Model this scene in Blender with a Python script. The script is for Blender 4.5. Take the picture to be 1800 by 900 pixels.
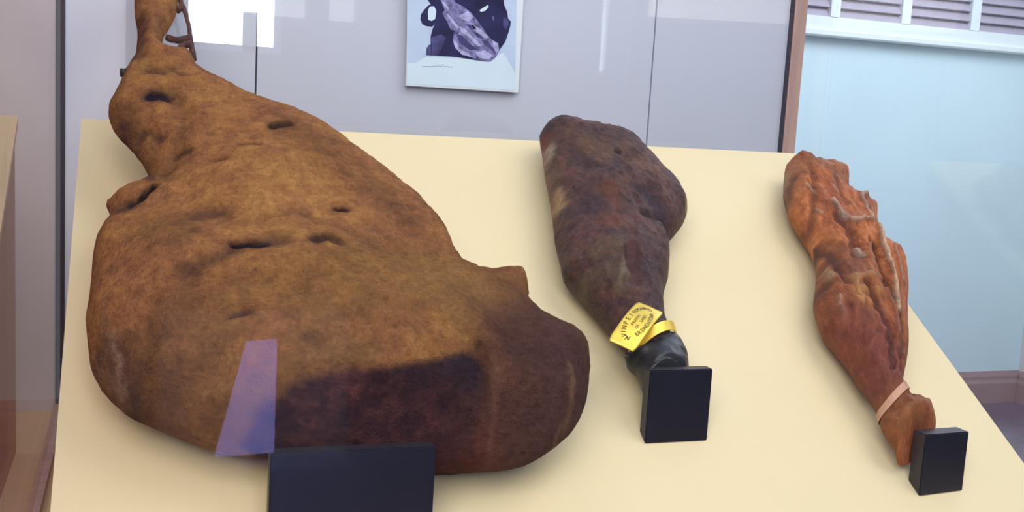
import bpy, bmesh, math, random
import numpy as np
from mathutils import Vector, Matrix, noise
from mathutils.bvhtree import BVHTree
from mathutils.geometry import delaunay_2d_cdt

scene = bpy.context.scene
for o in list(bpy.data.objects): bpy.data.objects.remove(o)
COL = scene.collection

# ---------------------------------------------------------------- camera
EYE = 1.5                                    # eye height above the room floor
FOC = 1902.5                                 # focal length in pixels of an 1800 px wide frame
CR = np.array([0.94508584, -0.32173736, 0.05742673])     # camera right
CD = np.array([0.0106922, -0.14518035, -0.98934743])     # camera down
CF = np.array([0.32664726, 0.93563227, -0.13376782])     # camera forward
cam_data = bpy.data.cameras.new('camera'); cam = bpy.data.objects.new('camera', cam_data); COL.objects.link(cam)
cam_data.sensor_width = 36; cam_data.sensor_fit = 'HORIZONTAL'; cam_data.lens = FOC/1800*36
cam_data.clip_start = .01; cam_data.clip_end = 60
Rm = Matrix(((CR[0], -CD[0], -CF[0]), (CR[1], -CD[1], -CF[1]), (CR[2], -CD[2], -CF[2])))
cam.matrix_world = Matrix.Translation((0, 0, EYE)) @ Rm.to_4x4()
scene.camera = cam

# ---------------------------------------------------------------- world, lights, exposure
scene.view_settings.view_transform = 'Standard'; scene.view_settings.look = 'None'
scene.view_settings.gamma = 1; scene.view_settings.exposure = 0.2
scene.view_settings.use_curve_mapping = False
W = bpy.data.worlds.new('world'); scene.world = W; W.use_nodes = True
bg = W.node_tree.nodes['Background']; bg.inputs[0].default_value = (.62, .76, 1.0, 1); bg.inputs[1].default_value = .9

def area_light(name, loc, target, size, energy, color, size_y=None):
    l = bpy.data.lights.new(name, 'AREA'); l.energy = energy; l.color = color
    l.shape = 'RECTANGLE'; l.size = size; l.size_y = size_y or size
    o = bpy.data.objects.new(name, l); COL.objects.link(o); o.location = loc
    o.rotation_euler = (Vector(target)-Vector(loc)).to_track_quat('-Z', 'Y').to_euler()
    return o
area_light('ceiling_panel_light', (1.45, .45, 2.9), (.45, 1.3, 1.1), 1.2, 15, (1.0, .88, .70))
area_light('front_fill_light', (-.45, -.6, 2.6), (.3, 1.3, 1.1), 1.5, 35, (1.0, .91, .78))  # unseen fill lamp, added to brighten the lower board and back panels
area_light('room_ceiling_light', (3.4, 3.0, 3.0), (3.6, 3.6, .5), 1.6, 46, (.95, .98, 1.0))
WINDOW_RADIANCE = 9.0
LOW_QUAD_RADIANCE = 14.0

# ---------------------------------------------------------------- cured meat bodies
def _edge_dist(P, poly):
    """distance of points P (n,2) to a closed polygon"""
    best = np.full(len(P), 1e9)
    for i in range(len(poly)):
        a, b = poly[i], poly[(i+1) % len(poly)]
        best = np.minimum(best, _seg_dist(P, a, b))
    return best

def _seg_dist(P, a, b):
    a = np.asarray(a, float); b = np.asarray(b, float)
    ab = b-a; t = np.clip(((P-a)@ab)/max(ab@ab, 1e-12), 0, 1)
    return np.linalg.norm(P-(a+t[:, None]*ab), axis=1)

def _inside(P, poly):
    c = np.zeros(len(P), bool)
    for i in range(len(poly)):
        (x0, y0), (x1, y1) = poly[i], poly[(i+1) % len(poly)]
        if y0 == y1: continue
        hit = ((y0 > P[:, 1]) != (y1 > P[:, 1])) & (P[:, 0] < (x1-x0)*(P[:, 1]-y0)/(y1-y0)+x0)
        c ^= hit
    return c

def _idw(P, C):
    """smooth interpolation of control rows (u, v, values...)"""
    C = np.asarray(C, float)
    D = ((P[:, None, :]-C[None, :, :2])**2).sum(2)+2e-4
    W = D**-1.6
    return (W@C[:, 2:])/W.sum(1)[:, None]

def _resample(poly, step):
    poly = [np.asarray(p, float) for p in poly]; out = []
    n = len(poly)
    for i in range(n):
        p0, p1, p2, p3 = poly[i-1], poly[i], poly[(i+1) % n], poly[(i+2) % n]
        k = max(1, int(round(np.linalg.norm(p2-p1)/step)))
        for j in range(k):
            t = j/k
            cr = .5*((2*p1)+(-p0+p2)*t+(2*p0-5*p1+4*p2-p3)*t*t+(-p0+3*p1-3*p2+p3)*t**3)
            lin = p1+(p2-p1)*t
            out.append(.6*cr+.4*lin)
    return np.array(out)

def meat_surface(spec, step, fine=True):
    """closed surface in (u, v, w): u across, v up the slope, w off it; returns verts, faces, masks"""
    poly = _resample(spec['outline'], step)
    lo, hi = poly.min(0), poly.max(0)
    rng = random.Random(spec.get('seed', 1))
    pts = []
    r = 0
    y = lo[1]
    while y < hi[1]:
        x = lo[0]+(step/2 if r % 2 else 0)
        while x < hi[0]:
            pts.append((x+rng.uniform(-.12, .12)*step, y+rng.uniform(-.12, .12)*step)); x += step
        y += step*.87; r += 1
    P = np.array(pts); P = P[_inside(P, poly)]
    P = P[_edge_dist(P, poly) > step*.55]
    nb = len(poly)
    V2 = [Vector(p) for p in poly]+[Vector(p) for p in P]
    res = delaunay_2d_cdt(V2, [(i, (i+1) % nb) for i in range(nb)], [], 1, 1e-7)
    Q = np.array([tuple(v) for v in res[0]]); F = [tuple(f) for f in res[2]]
    d = _edge_dist(Q, poly); rim = d < 1e-5
    ctl = _idw(Q, spec['control'])          # A, width, B
    A, w, B = ctl[:, 0], ctl[:, 1], ctl[:, 2]
    prof = lambda s: np.sqrt(np.clip(1-(1-np.clip(s, 0, 1))**2, 0, 1))
    top = A*prof(d/w)
    cut = np.zeros(len(Q))
    if 'ridge' in spec:
        R = np.array(spec['ridge']); vr = np.interp(Q[:, 0], R[:, 0], R[:, 1])
        inr = np.clip((Q[:, 0]-R[0, 0])/.03, 0, 1)*np.clip((R[-1, 0]-Q[:, 0])/.02, 0, 1)
        s = np.clip(vr-Q[:, 1], 0, None)
        fac = (d/(d+s+1e-6))**.8
        k = np.clip(s/.006, 0, 1)*inr
        # above the ridge the shoulder keeps its height up to the lip
        lip = np.exp(-(np.clip(Q[:, 1]-vr, 0, None)/.06)**2)*inr
        keep = A*np.maximum(prof(d/w), lip*.97)
        top = np.where(Q[:, 1] >= vr, top*(1-lip)+keep*lip, top*(1-k)+A*.97*fac*k)
        cut = k
    bot = -B*prof(d/np.minimum(w, .07))
    # neighbour smoothing
    E = set()
    for f in F:
        for i in range(len(f)): E.add((min(f[i], f[i-1]), max(f[i], f[i-1])))
    E = np.array(list(E)); deg = np.bincount(E.ravel(), minlength=len(Q)).astype(float)
    def smooth(h, n):
        for _ in range(n):
            s = np.bincount(E[:, 0], h[E[:, 1]], len(Q))+np.bincount(E[:, 1], h[E[:, 0]], len(Q))
            h = np.where(rim, 0, .5*h+.5*s/deg)
        return h
    top = smooth(top, spec.get('smooth', 4)); bot = smooth(bot, 4)
    off = np.zeros((len(Q), 2)); 
    feat = np.zeros((len(Q), 5))            # r g b strength wet
    inner = np.clip(d/.012, 0, 1)
    for f in spec.get('features', []):
        pl = [np.array(p) for p in f['pts']]
        if len(pl) == 1: pl = pl*2
        wob = np.array([[noise.noise(Vector((q[0]*60, q[1]*60, 3.1))), noise.noise(Vector((q[0]*60, q[1]*60, 9.7)))] for q in Q]) if '_wob' not in spec else spec['_wob']
        spec['_wob'] = wob
        dd = np.min([_seg_dist(Q+wob*f.get('wobble', .006), pl[i], pl[i+1]) for i in range(len(pl)-1)], axis=0)
        g = np.exp(-(dd/f['r'])**2)
        if f.get('amp'): top = top+f['amp']*g*np.clip(d/.006, 0, 1)
        if 'tint' in f:  # stain colours; in pits and cracks the tint paints in their shade
            g2 = np.clip(np.exp(-(dd/(f['r']*f.get('spread', 1)))**2)*f.get('s', 1), 0, 1)
            if f.get('top'): g2 = g2*(1-cut)
            if f.get('face'): g2 = g2*cut
            feat[:, :3] = feat[:, :3]*(1-g2[:, None])+np.array(f['tint'])*g2[:, None]
            feat[:, 3] = feat[:, 3]*(1-g2)+g2
    if fine:
        sc = spec['noise']; ax = spec.get('grain', (1, 1)); rot = spec.get('grain_rot', 0)
        c, s_ = math.cos(rot), math.sin(rot)
        nz = np.zeros(len(Q))
        for i, q in enumerate(Q):
            a, b = (q[0]*c+q[1]*s_)*ax[0], (-q[0]*s_+q[1]*c)*ax[1]
            t = 0
            for fr, am, kind in sc:
                n = noise.noise(Vector((a*fr, b*fr, spec['seed']*7.3+fr)))
                t += am*((1-2*abs(n)) if kind == 'r' else n)
            nz[i] = t
        top = top+nz*inner
    nq = len(Q)
    bid = {}
    verts = [(Q[i, 0], Q[i, 1], top[i]) for i in range(nq)]
    for i in range(nq):
        if rim[i]: bid[i] = i
        else: bid[i] = len(verts); verts.append((Q[i, 0], Q[i, 1], bot[i]))
    faces = [f for f in F]+[tuple(bid[i] for i in reversed(f)) for f in F]
    verts = np.array(verts)
    info = np.zeros((len(verts), 6)); info[:nq, :4] = feat[:, :4]; info[:nq, 4] = cut
    for i in range(nq): info[bid[i], :5] = info[i, :5]; info[bid[i], 5] = 1 if not rim[i] else info[bid[i], 5]
    return verts, faces, info

def slope_to_world(verts, origin, ang, rest=None):
    """(u, v, w) on a slope -> world; points below the display board are pressed flat on it"""
    ca, sa = math.cos(ang), math.sin(ang)
    o = np.array(origin)
    W = o+verts[:, 0:1]*np.array([1, 0, 0])+verts[:, 1:2]*np.array([0, ca, sa])+verts[:, 2:3]*np.array([0, -sa, ca])
    if rest is not None:
        p, n = np.array(rest[0]), np.array(rest[1])
        h = (W-p)@n
        W = W+np.clip(.0012-h, 0, None)[:, None]*n
    return W

# measured outlines and surface features of the three hams (metres on the slope)
BIG_HAM = {
 'seed': 3,
 'control': [(-0.0783, -0.0724, 0.095, 0.2, 0.06), (-0.1911, -0.049, 0.085, 0.15, 0.06), (-0.2289, -0.1234, 0.06, 0.1, 0.06), (-0.1926, -0.1769, 0.085, 0.09, 0.06), (-0.0859, -0.1611, 0.1, 0.1, 0.06), (0.0353, -0.1214, 0.095, 0.12, 0.06), (0.0955, -0.1346, 0.09, 0.1, 0.06), (0.1704, -0.0593, 0.055, 0.06, 0.06), (0.1978, -0.1551, 0.07, 0.07, 0.06), (0.1654, -0.2393, 0.06, 0.06, 0.06), (0.0781, -0.2491, 0.06, 0.04, 0.06), (-0.0928, 0.1313, 0.07, 0.14, 0.05), (-0.1607, 0.2204, 0.05, 0.09, 0.05), (-0.186, 0.309, 0.04, 0.06, 0.04), (-0.1991, 0.4062, 0.03, 0.035, 0.03), (-0.2023, 0.5063, 0.026, 0.035, 0.028), (-0.202, 0.6215, 0.03, 0.035, 0.028), (-0.2296, 0.229, 0.025, 0.04, 0.03), (-0.2404, 0.096, 0.038, 0.045, 0.04), (-0.2223, 0.103, 0.045, 0.06, 0.05), (0.0072, 0.1148, 0.06, 0.12, 0.05), (0.0892, 0.0188, 0.06, 0.1, 0.05)],
 'ridge': [(-0.2005, -0.2318), (-0.1836, -0.2349), (-0.1591, -0.2293), (-0.1232, -0.216), (-0.0804, -0.204), (-0.0245, -0.1915), (0.0462, -0.1798), (0.0937, -0.1706), (0.1169, -0.1733), (0.1294, -0.2108)],
 'features': [
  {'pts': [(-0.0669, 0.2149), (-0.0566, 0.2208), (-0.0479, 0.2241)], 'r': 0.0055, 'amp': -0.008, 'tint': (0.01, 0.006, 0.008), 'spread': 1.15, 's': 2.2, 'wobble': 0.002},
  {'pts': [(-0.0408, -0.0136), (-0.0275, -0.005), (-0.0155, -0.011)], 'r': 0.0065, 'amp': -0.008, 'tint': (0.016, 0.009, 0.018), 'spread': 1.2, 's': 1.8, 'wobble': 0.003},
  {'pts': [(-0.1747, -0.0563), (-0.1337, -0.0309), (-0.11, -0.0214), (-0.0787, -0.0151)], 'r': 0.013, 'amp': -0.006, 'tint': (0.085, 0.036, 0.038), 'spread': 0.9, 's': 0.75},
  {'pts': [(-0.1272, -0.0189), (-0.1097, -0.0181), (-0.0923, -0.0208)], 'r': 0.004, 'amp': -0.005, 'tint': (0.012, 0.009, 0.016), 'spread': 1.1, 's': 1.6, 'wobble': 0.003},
  {'pts': [(-0.1626, 0.0477), (-0.1355, 0.0464)], 'r': 0.012, 'amp': -0.004, 'tint': (0.09, 0.036, 0.036), 'spread': 1.0, 's': 0.8},
  {'pts': [(-0.0082, 0.0601), (0.0037, 0.0597)], 'r': 0.004, 'amp': -0.004, 'tint': (0.035, 0.012, 0.012), 's': 1.4, 'wobble': 0.002},
  {'pts': [(-0.1358, -0.1265), (-0.1195, -0.1246)], 'r': 0.004, 'amp': -0.004, 'tint': (0.04, 0.018, 0.02), 's': 1.3, 'wobble': 0.003},
  {'pts': [(-0.0668, -0.0972), (-0.0608, -0.0953)], 'r': 0.005, 'amp': -0.004, 'tint': (0.07, 0.03, 0.025), 's': 0.8},
  {'pts': [(-0.0648, -0.1619), (-0.0535, -0.1629)], 'r': 0.008, 'amp': -0.004, 'tint': (0.06, 0.025, 0.03), 's': 0.8},
  {'pts': [(-0.1105, 0.1692), (-0.0878, 0.1645)], 'r': 0.003, 'amp': -0.003, 'tint': (0.06, 0.03, 0.02), 's': 0.7},
  {'pts': [(-0.1375, 0.1417), (-0.1275, 0.141)], 'r': 0.0045, 'amp': -0.004, 'tint': (0.06, 0.03, 0.02), 's': 0.8},
  {'pts': [(-0.178, 0.1816), (-0.165, 0.1844)], 'r': 0.004, 'amp': -0.004, 'tint': (0.06, 0.03, 0.02), 's': 0.8},
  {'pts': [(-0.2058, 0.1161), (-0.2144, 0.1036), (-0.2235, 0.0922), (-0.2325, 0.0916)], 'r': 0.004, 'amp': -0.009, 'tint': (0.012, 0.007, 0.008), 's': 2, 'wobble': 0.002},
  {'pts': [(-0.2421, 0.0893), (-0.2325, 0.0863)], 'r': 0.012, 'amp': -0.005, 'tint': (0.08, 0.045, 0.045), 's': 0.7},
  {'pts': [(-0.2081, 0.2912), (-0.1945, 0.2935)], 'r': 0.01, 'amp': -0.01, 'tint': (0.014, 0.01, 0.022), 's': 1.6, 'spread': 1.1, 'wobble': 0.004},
  {'pts': [(-0.2121, 0.3517), (-0.1996, 0.3471)], 'r': 0.012, 'amp': -0.008, 'tint': (0.09, 0.045, 0.038), 's': 0.7},
  {'pts': [(-0.1861, 0.3037), (-0.1671, 0.2373), (-0.1812, 0.1844), (-0.1976, 0.1354)], 'r': 0.012, 'amp': -0.008, 'tint': (0.12, 0.065, 0.04), 's': 0.4},
  {'pts': [(-0.2434, 0.2749), (-0.2296, 0.2256), (-0.2145, 0.161)], 'r': 0.018, 'tint': (0.13, 0.065, 0.042), 's': 0.6},
  {'pts': [(-0.2432, 0.2605), (-0.2383, 0.2409)], 'r': 0.006, 'amp': -0.003, 'tint': (0.07, 0.03, 0.03), 's': 0.8},
  {'pts': [(-0.2264, 0.2313), (-0.21, 0.2343), (-0.197, 0.215)], 'r': 0.006, 'amp': -0.004, 'tint': (0.06, 0.03, 0.028), 's': 0.6},
  {'pts': [(-0.1854, 0.3595), (-0.1731, 0.3369)], 'r': 0.006, 'amp': -0.003, 'tint': (0.09, 0.05, 0.04), 's': 0.6},
  {'pts': [(-0.2227, 0.4984), (-0.2245, 0.4396), (-0.2242, 0.3848)], 'r': 0.01, 'amp': -0.002, 'tint': (0.1, 0.05, 0.042), 's': 0.6},
  {'pts': [(-0.1126, 0.0244), (-0.0546, 0.047), (0.0061, 0.0124)], 'r': 0.006, 'amp': -0.002, 'tint': (0.17, 0.08, 0.05), 's': 0.4},
  {'pts': [(-0.212, 0.1473), (-0.2095, 0.1296)], 'r': 0.006, 'amp': 0.003, 'tint': (0.05, 0.03, 0.03), 's': 0.7},
  {'pts': [(-0.2496, -0.1291), (-0.2285, -0.1605), (-0.2032, -0.2027)], 'r': 0.028, 'amp': -0.006, 'tint': (0.095, 0.055, 0.042), 's': 0.65},
  {'pts': [(-0.2601, -0.1224), (-0.2564, -0.1593), (-0.2458, -0.1828)], 'r': 0.014, 'tint': (0.22, 0.13, 0.07), 's': 0.4},
  {'pts': [(-0.2381, -0.1918), (-0.2082, -0.2266), (-0.1838, -0.2503)], 'r': 0.018, 'tint': (0.16, 0.055, 0.028), 's': 0.7},
  {'pts': [(-0.2569, -0.0547), (-0.2532, -0.0898)], 'r': 0.003, 'tint': (0.35, 0.22, 0.16), 's': 0.5},
  {'pts': [(0.1553, -0.0879), (0.159, -0.1596), (0.1986, -0.1447)], 'r': 0.05, 'tint': (0.085, 0.035, 0.028), 's': 0.9},
  {'pts': [(0.1413, -0.2289), (0.175, -0.2443), (0.2029, -0.2052), (0.2232, -0.1769)], 'r': 0.06, 'tint': (0.082, 0.038, 0.034), 's': 0.92},
  {'pts': [(0.1428, -0.1069), (0.1599, -0.1429), (0.1808, -0.1043)], 'r': 0.025, 'amp': -0.006, 'tint': (0.05, 0.02, 0.022), 's': 0.75},
  {'pts': [(0.1884, -0.1841), (0.2141, -0.1612)], 'r': 0.03, 'tint': (0.06, 0.028, 0.03), 's': 0.7},
  {'pts': [(0.1166, -0.1676), (0.1176, -0.1916), (0.1226, -0.2224), (0.1226, -0.2566)], 'r': 0.01, 'amp': -0.012, 'tint': (0.07, 0.03, 0.028), 's': 0.6},
  {'pts': [(0.1264, -0.178), (0.1263, -0.2158), (0.1257, -0.2566)], 'r': 0.004, 'amp': 0.004, 'tint': (0.22, 0.12, 0.08), 's': 0.5, 'wobble': 0.004},
  {'pts': [(0.1898, -0.1064), (0.2208, -0.1612), (0.2125, -0.2193), (0.1633, -0.2651)], 'r': 0.055, 'tint': (0.085, 0.04, 0.036), 's': 0.88},
  {'pts': [(0.2165, -0.1769), (0.2156, -0.2195), (0.1894, -0.2598)], 'r': 0.004, 'amp': 0.003, 'tint': (0.26, 0.14, 0.09), 's': 0.5, 'wobble': 0.008},
  {'pts': [(-0.1919, -0.1113), (-0.2131, -0.1491), (-0.1774, -0.1768), (-0.1502, -0.1487)], 'r': 0.03, 'tint': (0.16, 0.085, 0.045), 's': 0.5},
  {'pts': [(-0.1698, -0.0864), (-0.1258, -0.0919)], 'r': 0.03, 'tint': (0.22, 0.1, 0.055), 's': 0.5},
  {'pts': [(0.0109, -0.0403), (0.0928, -0.0274)], 'r': 0.05, 'tint': (0.34, 0.165, 0.05), 's': 0.5},
  {'pts': [(-0.242, -0.1215), (-0.231, -0.16), (-0.2082, -0.1952)], 'r': 0.008, 'amp': -0.006, 'tint': (0.07, 0.035, 0.038), 's': 0.7},
  {'pts': [(-0.2503, -0.1004), (-0.2419, -0.1288), (-0.2361, -0.1594)], 'r': 0.004, 'amp': 0.004, 'tint': (0.3, 0.19, 0.12), 's': 0.6},
  {'pts': [(0.0707, -0.2804), (0.0949, -0.2753)], 'r': 0.035, 'tint': (0.17, 0.04, 0.028), 's': 0.8},
  {'face': 1, 'pts': [(0.0956, -0.1746), (0.1111, -0.1811)], 'r': 0.022, 'tint': (0.03, 0.025, 0.045), 's': 0.8},
  {'face': 1, 'pts': [(0.0247, -0.1853), (0.0797, -0.1782)], 'r': 0.02, 'tint': (0.045, 0.03, 0.045), 's': 0.7},
  {'pts': [(-0.1789, -0.2507), (-0.1437, -0.2416)], 'r': 0.03, 'tint': (0.13, 0.05, 0.026), 's': 0.6},
  {'top': 1, 'pts': [(-0.0469, -0.1036), (0.0383, -0.095), (0.1265, -0.0568)], 'r': 0.055, 'tint': (0.31, 0.155, 0.055), 's': 0.7},
  {'pts': [(-0.1904, 0.0061), (-0.2074, 0.029)], 'r': 0.03, 'tint': (0.33, 0.16, 0.06), 's': 0.55},
  {'top': 1, 'pts': [(-0.1437, -0.2233), (-0.0786, -0.1913), (-0.0106, -0.1787)], 'r': 0.022, 'tint': (0.31, 0.165, 0.06), 's': 0.55},
  {'pts': [(-0.0395, 0.209), (-0.0144, 0.1787), (0.0232, 0.1398), (0.0683, 0.0679)], 'r': 0.03, 'tint': (0.2, 0.09, 0.05), 's': 0.4},
 ],
 'noise': [(7, 0.006, 's'), (18, 0.0022, 's'), (45, 0.0014, 'r'), (100, 0.0018, 'r')],
 'smooth': 7,
 'outline': [(-0.2315, 0.6723), (-0.2319, 0.5632), (-0.2308, 0.5196), (-0.2269, 0.4779), (-0.2293, 0.4298), (-0.2373, 0.4052), (-0.2433, 0.3859), (-0.2475, 0.3662), (-0.2528, 0.3448), (-0.2598, 0.3202), (-0.26, 0.291), (-0.254, 0.2652), (-0.2422, 0.2473), (-0.2309, 0.2277), (-0.2203, 0.2039), (-0.2141, 0.1854), (-0.2089, 0.1692), (-0.2263, 0.1582), (-0.2425, 0.1474), (-0.2507, 0.1403), (-0.2571, 0.1362), (-0.2585, 0.1246), (-0.2541, 0.1074), (-0.2617, 0.0929), (-0.2672, 0.0742), (-0.2703, 0.0425), (-0.2707, 0.0077), (-0.2724, -0.0258), (-0.2743, -0.05), (-0.2711, -0.0813), (-0.2677, -0.1116), (-0.2634, -0.1278), (-0.2525, -0.1464), (-0.235, -0.1662), (-0.2104, -0.1819), (-0.1836, -0.1974), (-0.1631, -0.209), (-0.1368, -0.2179), (-0.0966, -0.2265), (-0.0501, -0.2356), (0.0062, -0.2439), (0.0703, -0.2508), (0.1056, -0.2525), (0.135, -0.2553), (0.1676, -0.2528), (0.1937, -0.2422), (0.2215, -0.2253), (0.241, -0.2031), (0.2568, -0.1762), (0.2719, -0.1354), (0.2682, -0.1087), (0.251, -0.0936), (0.2359, -0.0828), (0.2246, -0.0623), (0.2169, -0.0379), (0.2283, -0.013), (0.2252, 0.0039), (0.2119, 0.0103), (0.1979, 0.0102), (0.1851, 0.0082), (0.1689, 0.0077), (0.1523, 0.0214), (0.1466, 0.0495), (0.1442, 0.0782), (0.1334, 0.1049), (0.1167, 0.139), (0.0952, 0.1684), (0.0704, 0.2049), (0.0459, 0.2375), (0.0193, 0.2703), (-0.0018, 0.2891), (-0.0295, 0.3084), (-0.0574, 0.3236), (-0.0858, 0.3414), (-0.114, 0.3664), (-0.1356, 0.3848), (-0.1495, 0.4045), (-0.1526, 0.4281), (-0.1599, 0.4386), (-0.1769, 0.4296), (-0.1936, 0.4403), (-0.1931, 0.4747), (-0.1835, 0.5012), (-0.1746, 0.5351), (-0.172, 0.5729), (-0.1674, 0.6846)],
 'origin': (0.2232, 1.2326, 1.2882),
 'ang': 0.64054,
 'bake': {'strand': [(-0.1701, 0.6195), (-0.1679, 0.5659), (-0.1613, 0.5372), (-0.1574, 0.5015), (-0.156, 0.4624), (-0.1531, 0.4274)], 'web1': [(-0.1892, 0.4746), (-0.1741, 0.4697), (-0.1571, 0.4789)], 'web2': [(-0.1745, 0.4436), (-0.1667, 0.4583), (-0.1559, 0.4652)], 'web3': [(-0.1737, 0.5456), (-0.1649, 0.5559)], 'knob': [(-0.2388, 0.38), (-0.2438, 0.3805)], 'tip': [(-0.2102, 0.1709)]},
}
MIDDLE_HAM = {
 'seed': 5,
 'control': [(-0.0152, 0.0743, 0.055, 0.08, 0.045), (-0.0464, 0.1389, 0.045, 0.05, 0.04), (-0.0993, -0.0416, 0.04, 0.05, 0.04), (0.0397, -0.0047, 0.045, 0.06, 0.04), (-0.0374, -0.0732, 0.05, 0.07, 0.045), (-0.0705, -0.1543, 0.04, 0.05, 0.04), (-0.0641, -0.2101, 0.032, 0.035, 0.03), (-0.0502, -0.2631, 0.024, 0.03, 0.028), (-0.0695, -0.3167, 0.022, 0.03, 0.028)],
 'features': [
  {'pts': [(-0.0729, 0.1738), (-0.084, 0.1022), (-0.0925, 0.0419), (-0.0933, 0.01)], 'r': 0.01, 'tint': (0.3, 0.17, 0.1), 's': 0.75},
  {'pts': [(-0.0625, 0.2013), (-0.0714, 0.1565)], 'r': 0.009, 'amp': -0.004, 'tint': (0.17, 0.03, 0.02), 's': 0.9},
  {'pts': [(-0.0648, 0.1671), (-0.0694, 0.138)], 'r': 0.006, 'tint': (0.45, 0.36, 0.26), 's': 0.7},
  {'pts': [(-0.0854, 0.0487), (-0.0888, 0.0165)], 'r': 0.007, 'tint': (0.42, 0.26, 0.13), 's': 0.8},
  {'pts': [(-0.0387, 0.1691), (0.0069, 0.1436), (0.0379, 0.1269)], 'r': 0.022, 'amp': 0.001, 'tint': (0.13, 0.06, 0.035), 's': 0.6},
  {'pts': [(-0.0232, 0.1319), (-0.0122, 0.0882)], 'r': 0.018, 'tint': (0.22, 0.1, 0.045), 's': 0.6},
  {'pts': [(-0.045, 0.1181), (-0.0421, 0.0756), (-0.0147, 0.0672), (0.0208, 0.0916)], 'r': 0.012, 'amp': -0.004, 'tint': (0.05, 0.025, 0.03), 's': 0.7},
  {'pts': [(0.0174, 0.111)], 'r': 0.004, 'amp': -0.006, 'tint': (0.01, 0.006, 0.008), 's': 1.2, 'wobble': 0},
  {'pts': [(-0.0226, 0.0287), (-0.0277, -0.0166), (-0.0468, -0.0482)], 'r': 0.02, 'tint': (0.19, 0.055, 0.03), 's': 0.6},
  {'pts': [(0.0365, 0.0149), (0.0555, -0.0288)], 'r': 0.02, 'amp': -0.006, 'tint': (0.045, 0.022, 0.045), 's': 0.7},
  {'pts': [(0.0179, -0.024), (0.0456, -0.0203), (0.0611, -0.0372)], 'r': 0.007, 'amp': -0.007, 'tint': (0.02, 0.012, 0.02), 's': 0.8},
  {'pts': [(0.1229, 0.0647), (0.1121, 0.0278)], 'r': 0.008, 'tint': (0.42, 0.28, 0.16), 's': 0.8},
  {'pts': [(-0.0816, -0.0053), (-0.0506, -0.0097)], 'r': 0.014, 'tint': (0.05, 0.03, 0.05), 's': 0.5},
  {'pts': [(-0.0789, -0.0985), (-0.0489, -0.0906), (-0.0822, -0.1378), (-0.0537, -0.1479)], 'r': 0.014, 'amp': 0.003, 'wobble': 0.014, 'tint': (0.15, 0.1, 0.055), 's': 0.6},
  {'pts': [(-0.0409, -0.0549), (-0.0126, -0.0468), (-0.0279, -0.0897)], 'r': 0.012, 'tint': (0.18, 0.06, 0.035), 's': 0.6},
  {'pts': [(-0.0315, -0.1005), (-0.044, -0.1577)], 'r': 0.008, 'amp': -0.007, 'tint': (0.11, 0.035, 0.03), 's': 0.7},
  {'pts': [(0.0081, -0.0854), (-0.028, -0.1937)], 'r': 0.025, 'tint': (0.06, 0.025, 0.035), 's': 0.7},
  {'pts': [(-0.1198, -0.1057), (-0.1231, -0.169), (-0.1099, -0.2022)], 'r': 0.015, 'amp': 0.002, 'tint': (0.045, 0.025, 0.035), 's': 0.7},
  {'pts': [(-0.0992, -0.1282), (-0.1006, -0.1588), (-0.0887, -0.1966)], 'r': 0.007, 'amp': 0.004, 'tint': (0.2, 0.15, 0.09), 's': 0.6},
  {'pts': [(-0.0514, -0.1279), (-0.0687, -0.169)], 'r': 0.007, 'amp': 0.003, 'tint': (0.21, 0.16, 0.09), 's': 0.6},
 ],
 'noise': [(8, 0.003, 's'), (24, 0.0018, 'r'), (55, 0.002, 'r'), (140, 0.001, 'r')],
 'grain': (1.3, 0.8),
 'smooth': 6,
 'outline': [(-0.0617, 0.218), (-0.0489, 0.2394), (-0.0261, 0.2436), (-0.0013, 0.2378), (0.0255, 0.23), (0.0586, 0.2217), (0.0829, 0.2092), (0.0953, 0.1876), (0.1021, 0.1591), (0.1108, 0.1253), (0.1199, 0.0984), (0.125, 0.0686), (0.1223, 0.0406), (0.1028, 0.0097), (0.0788, -0.0166), (0.0633, -0.0333), (0.0495, -0.0725), (0.034, -0.1076), (0.0202, -0.1303), (0.0097, -0.1524), (-0.0007, -0.1846), (-0.0051, -0.2057), (-0.0067, -0.2258), (-0.0111, -0.2504), (-0.0221, -0.2837), (-0.0426, -0.3107), (-0.0598, -0.3165), (-0.0707, -0.3077), (-0.0694, -0.2868), (-0.066, -0.262), (-0.0673, -0.2407), (-0.0736, -0.2251), (-0.0801, -0.2103), (-0.0846, -0.1903), (-0.0914, -0.167), (-0.0995, -0.1413), (-0.1087, -0.1186), (-0.1158, -0.0969), (-0.1105, -0.0632), (-0.1068, -0.0275), (-0.0965, 0.022), (-0.0866, 0.0743), (-0.0783, 0.1293), (-0.0686, 0.1758)],
 'origin': (0.6443, 1.3893, 1.3438),
 'ang': 0.57072,
 'bake': {'tag': [(-0.1161, -0.2584), (-0.0541, -0.1949), (-0.0257, -0.2133), (-0.0895, -0.2815)], 'band': [(-0.0285, -0.2282)], 'foot': [(-0.0379, -0.2785)], 'axis': [(-0.0468, -0.1839), (-0.0379, -0.2785)], 'tie': [(-0.0666, -0.2469), (-0.0764, -0.2554), (-0.0839, -0.2571)]},
}
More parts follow.
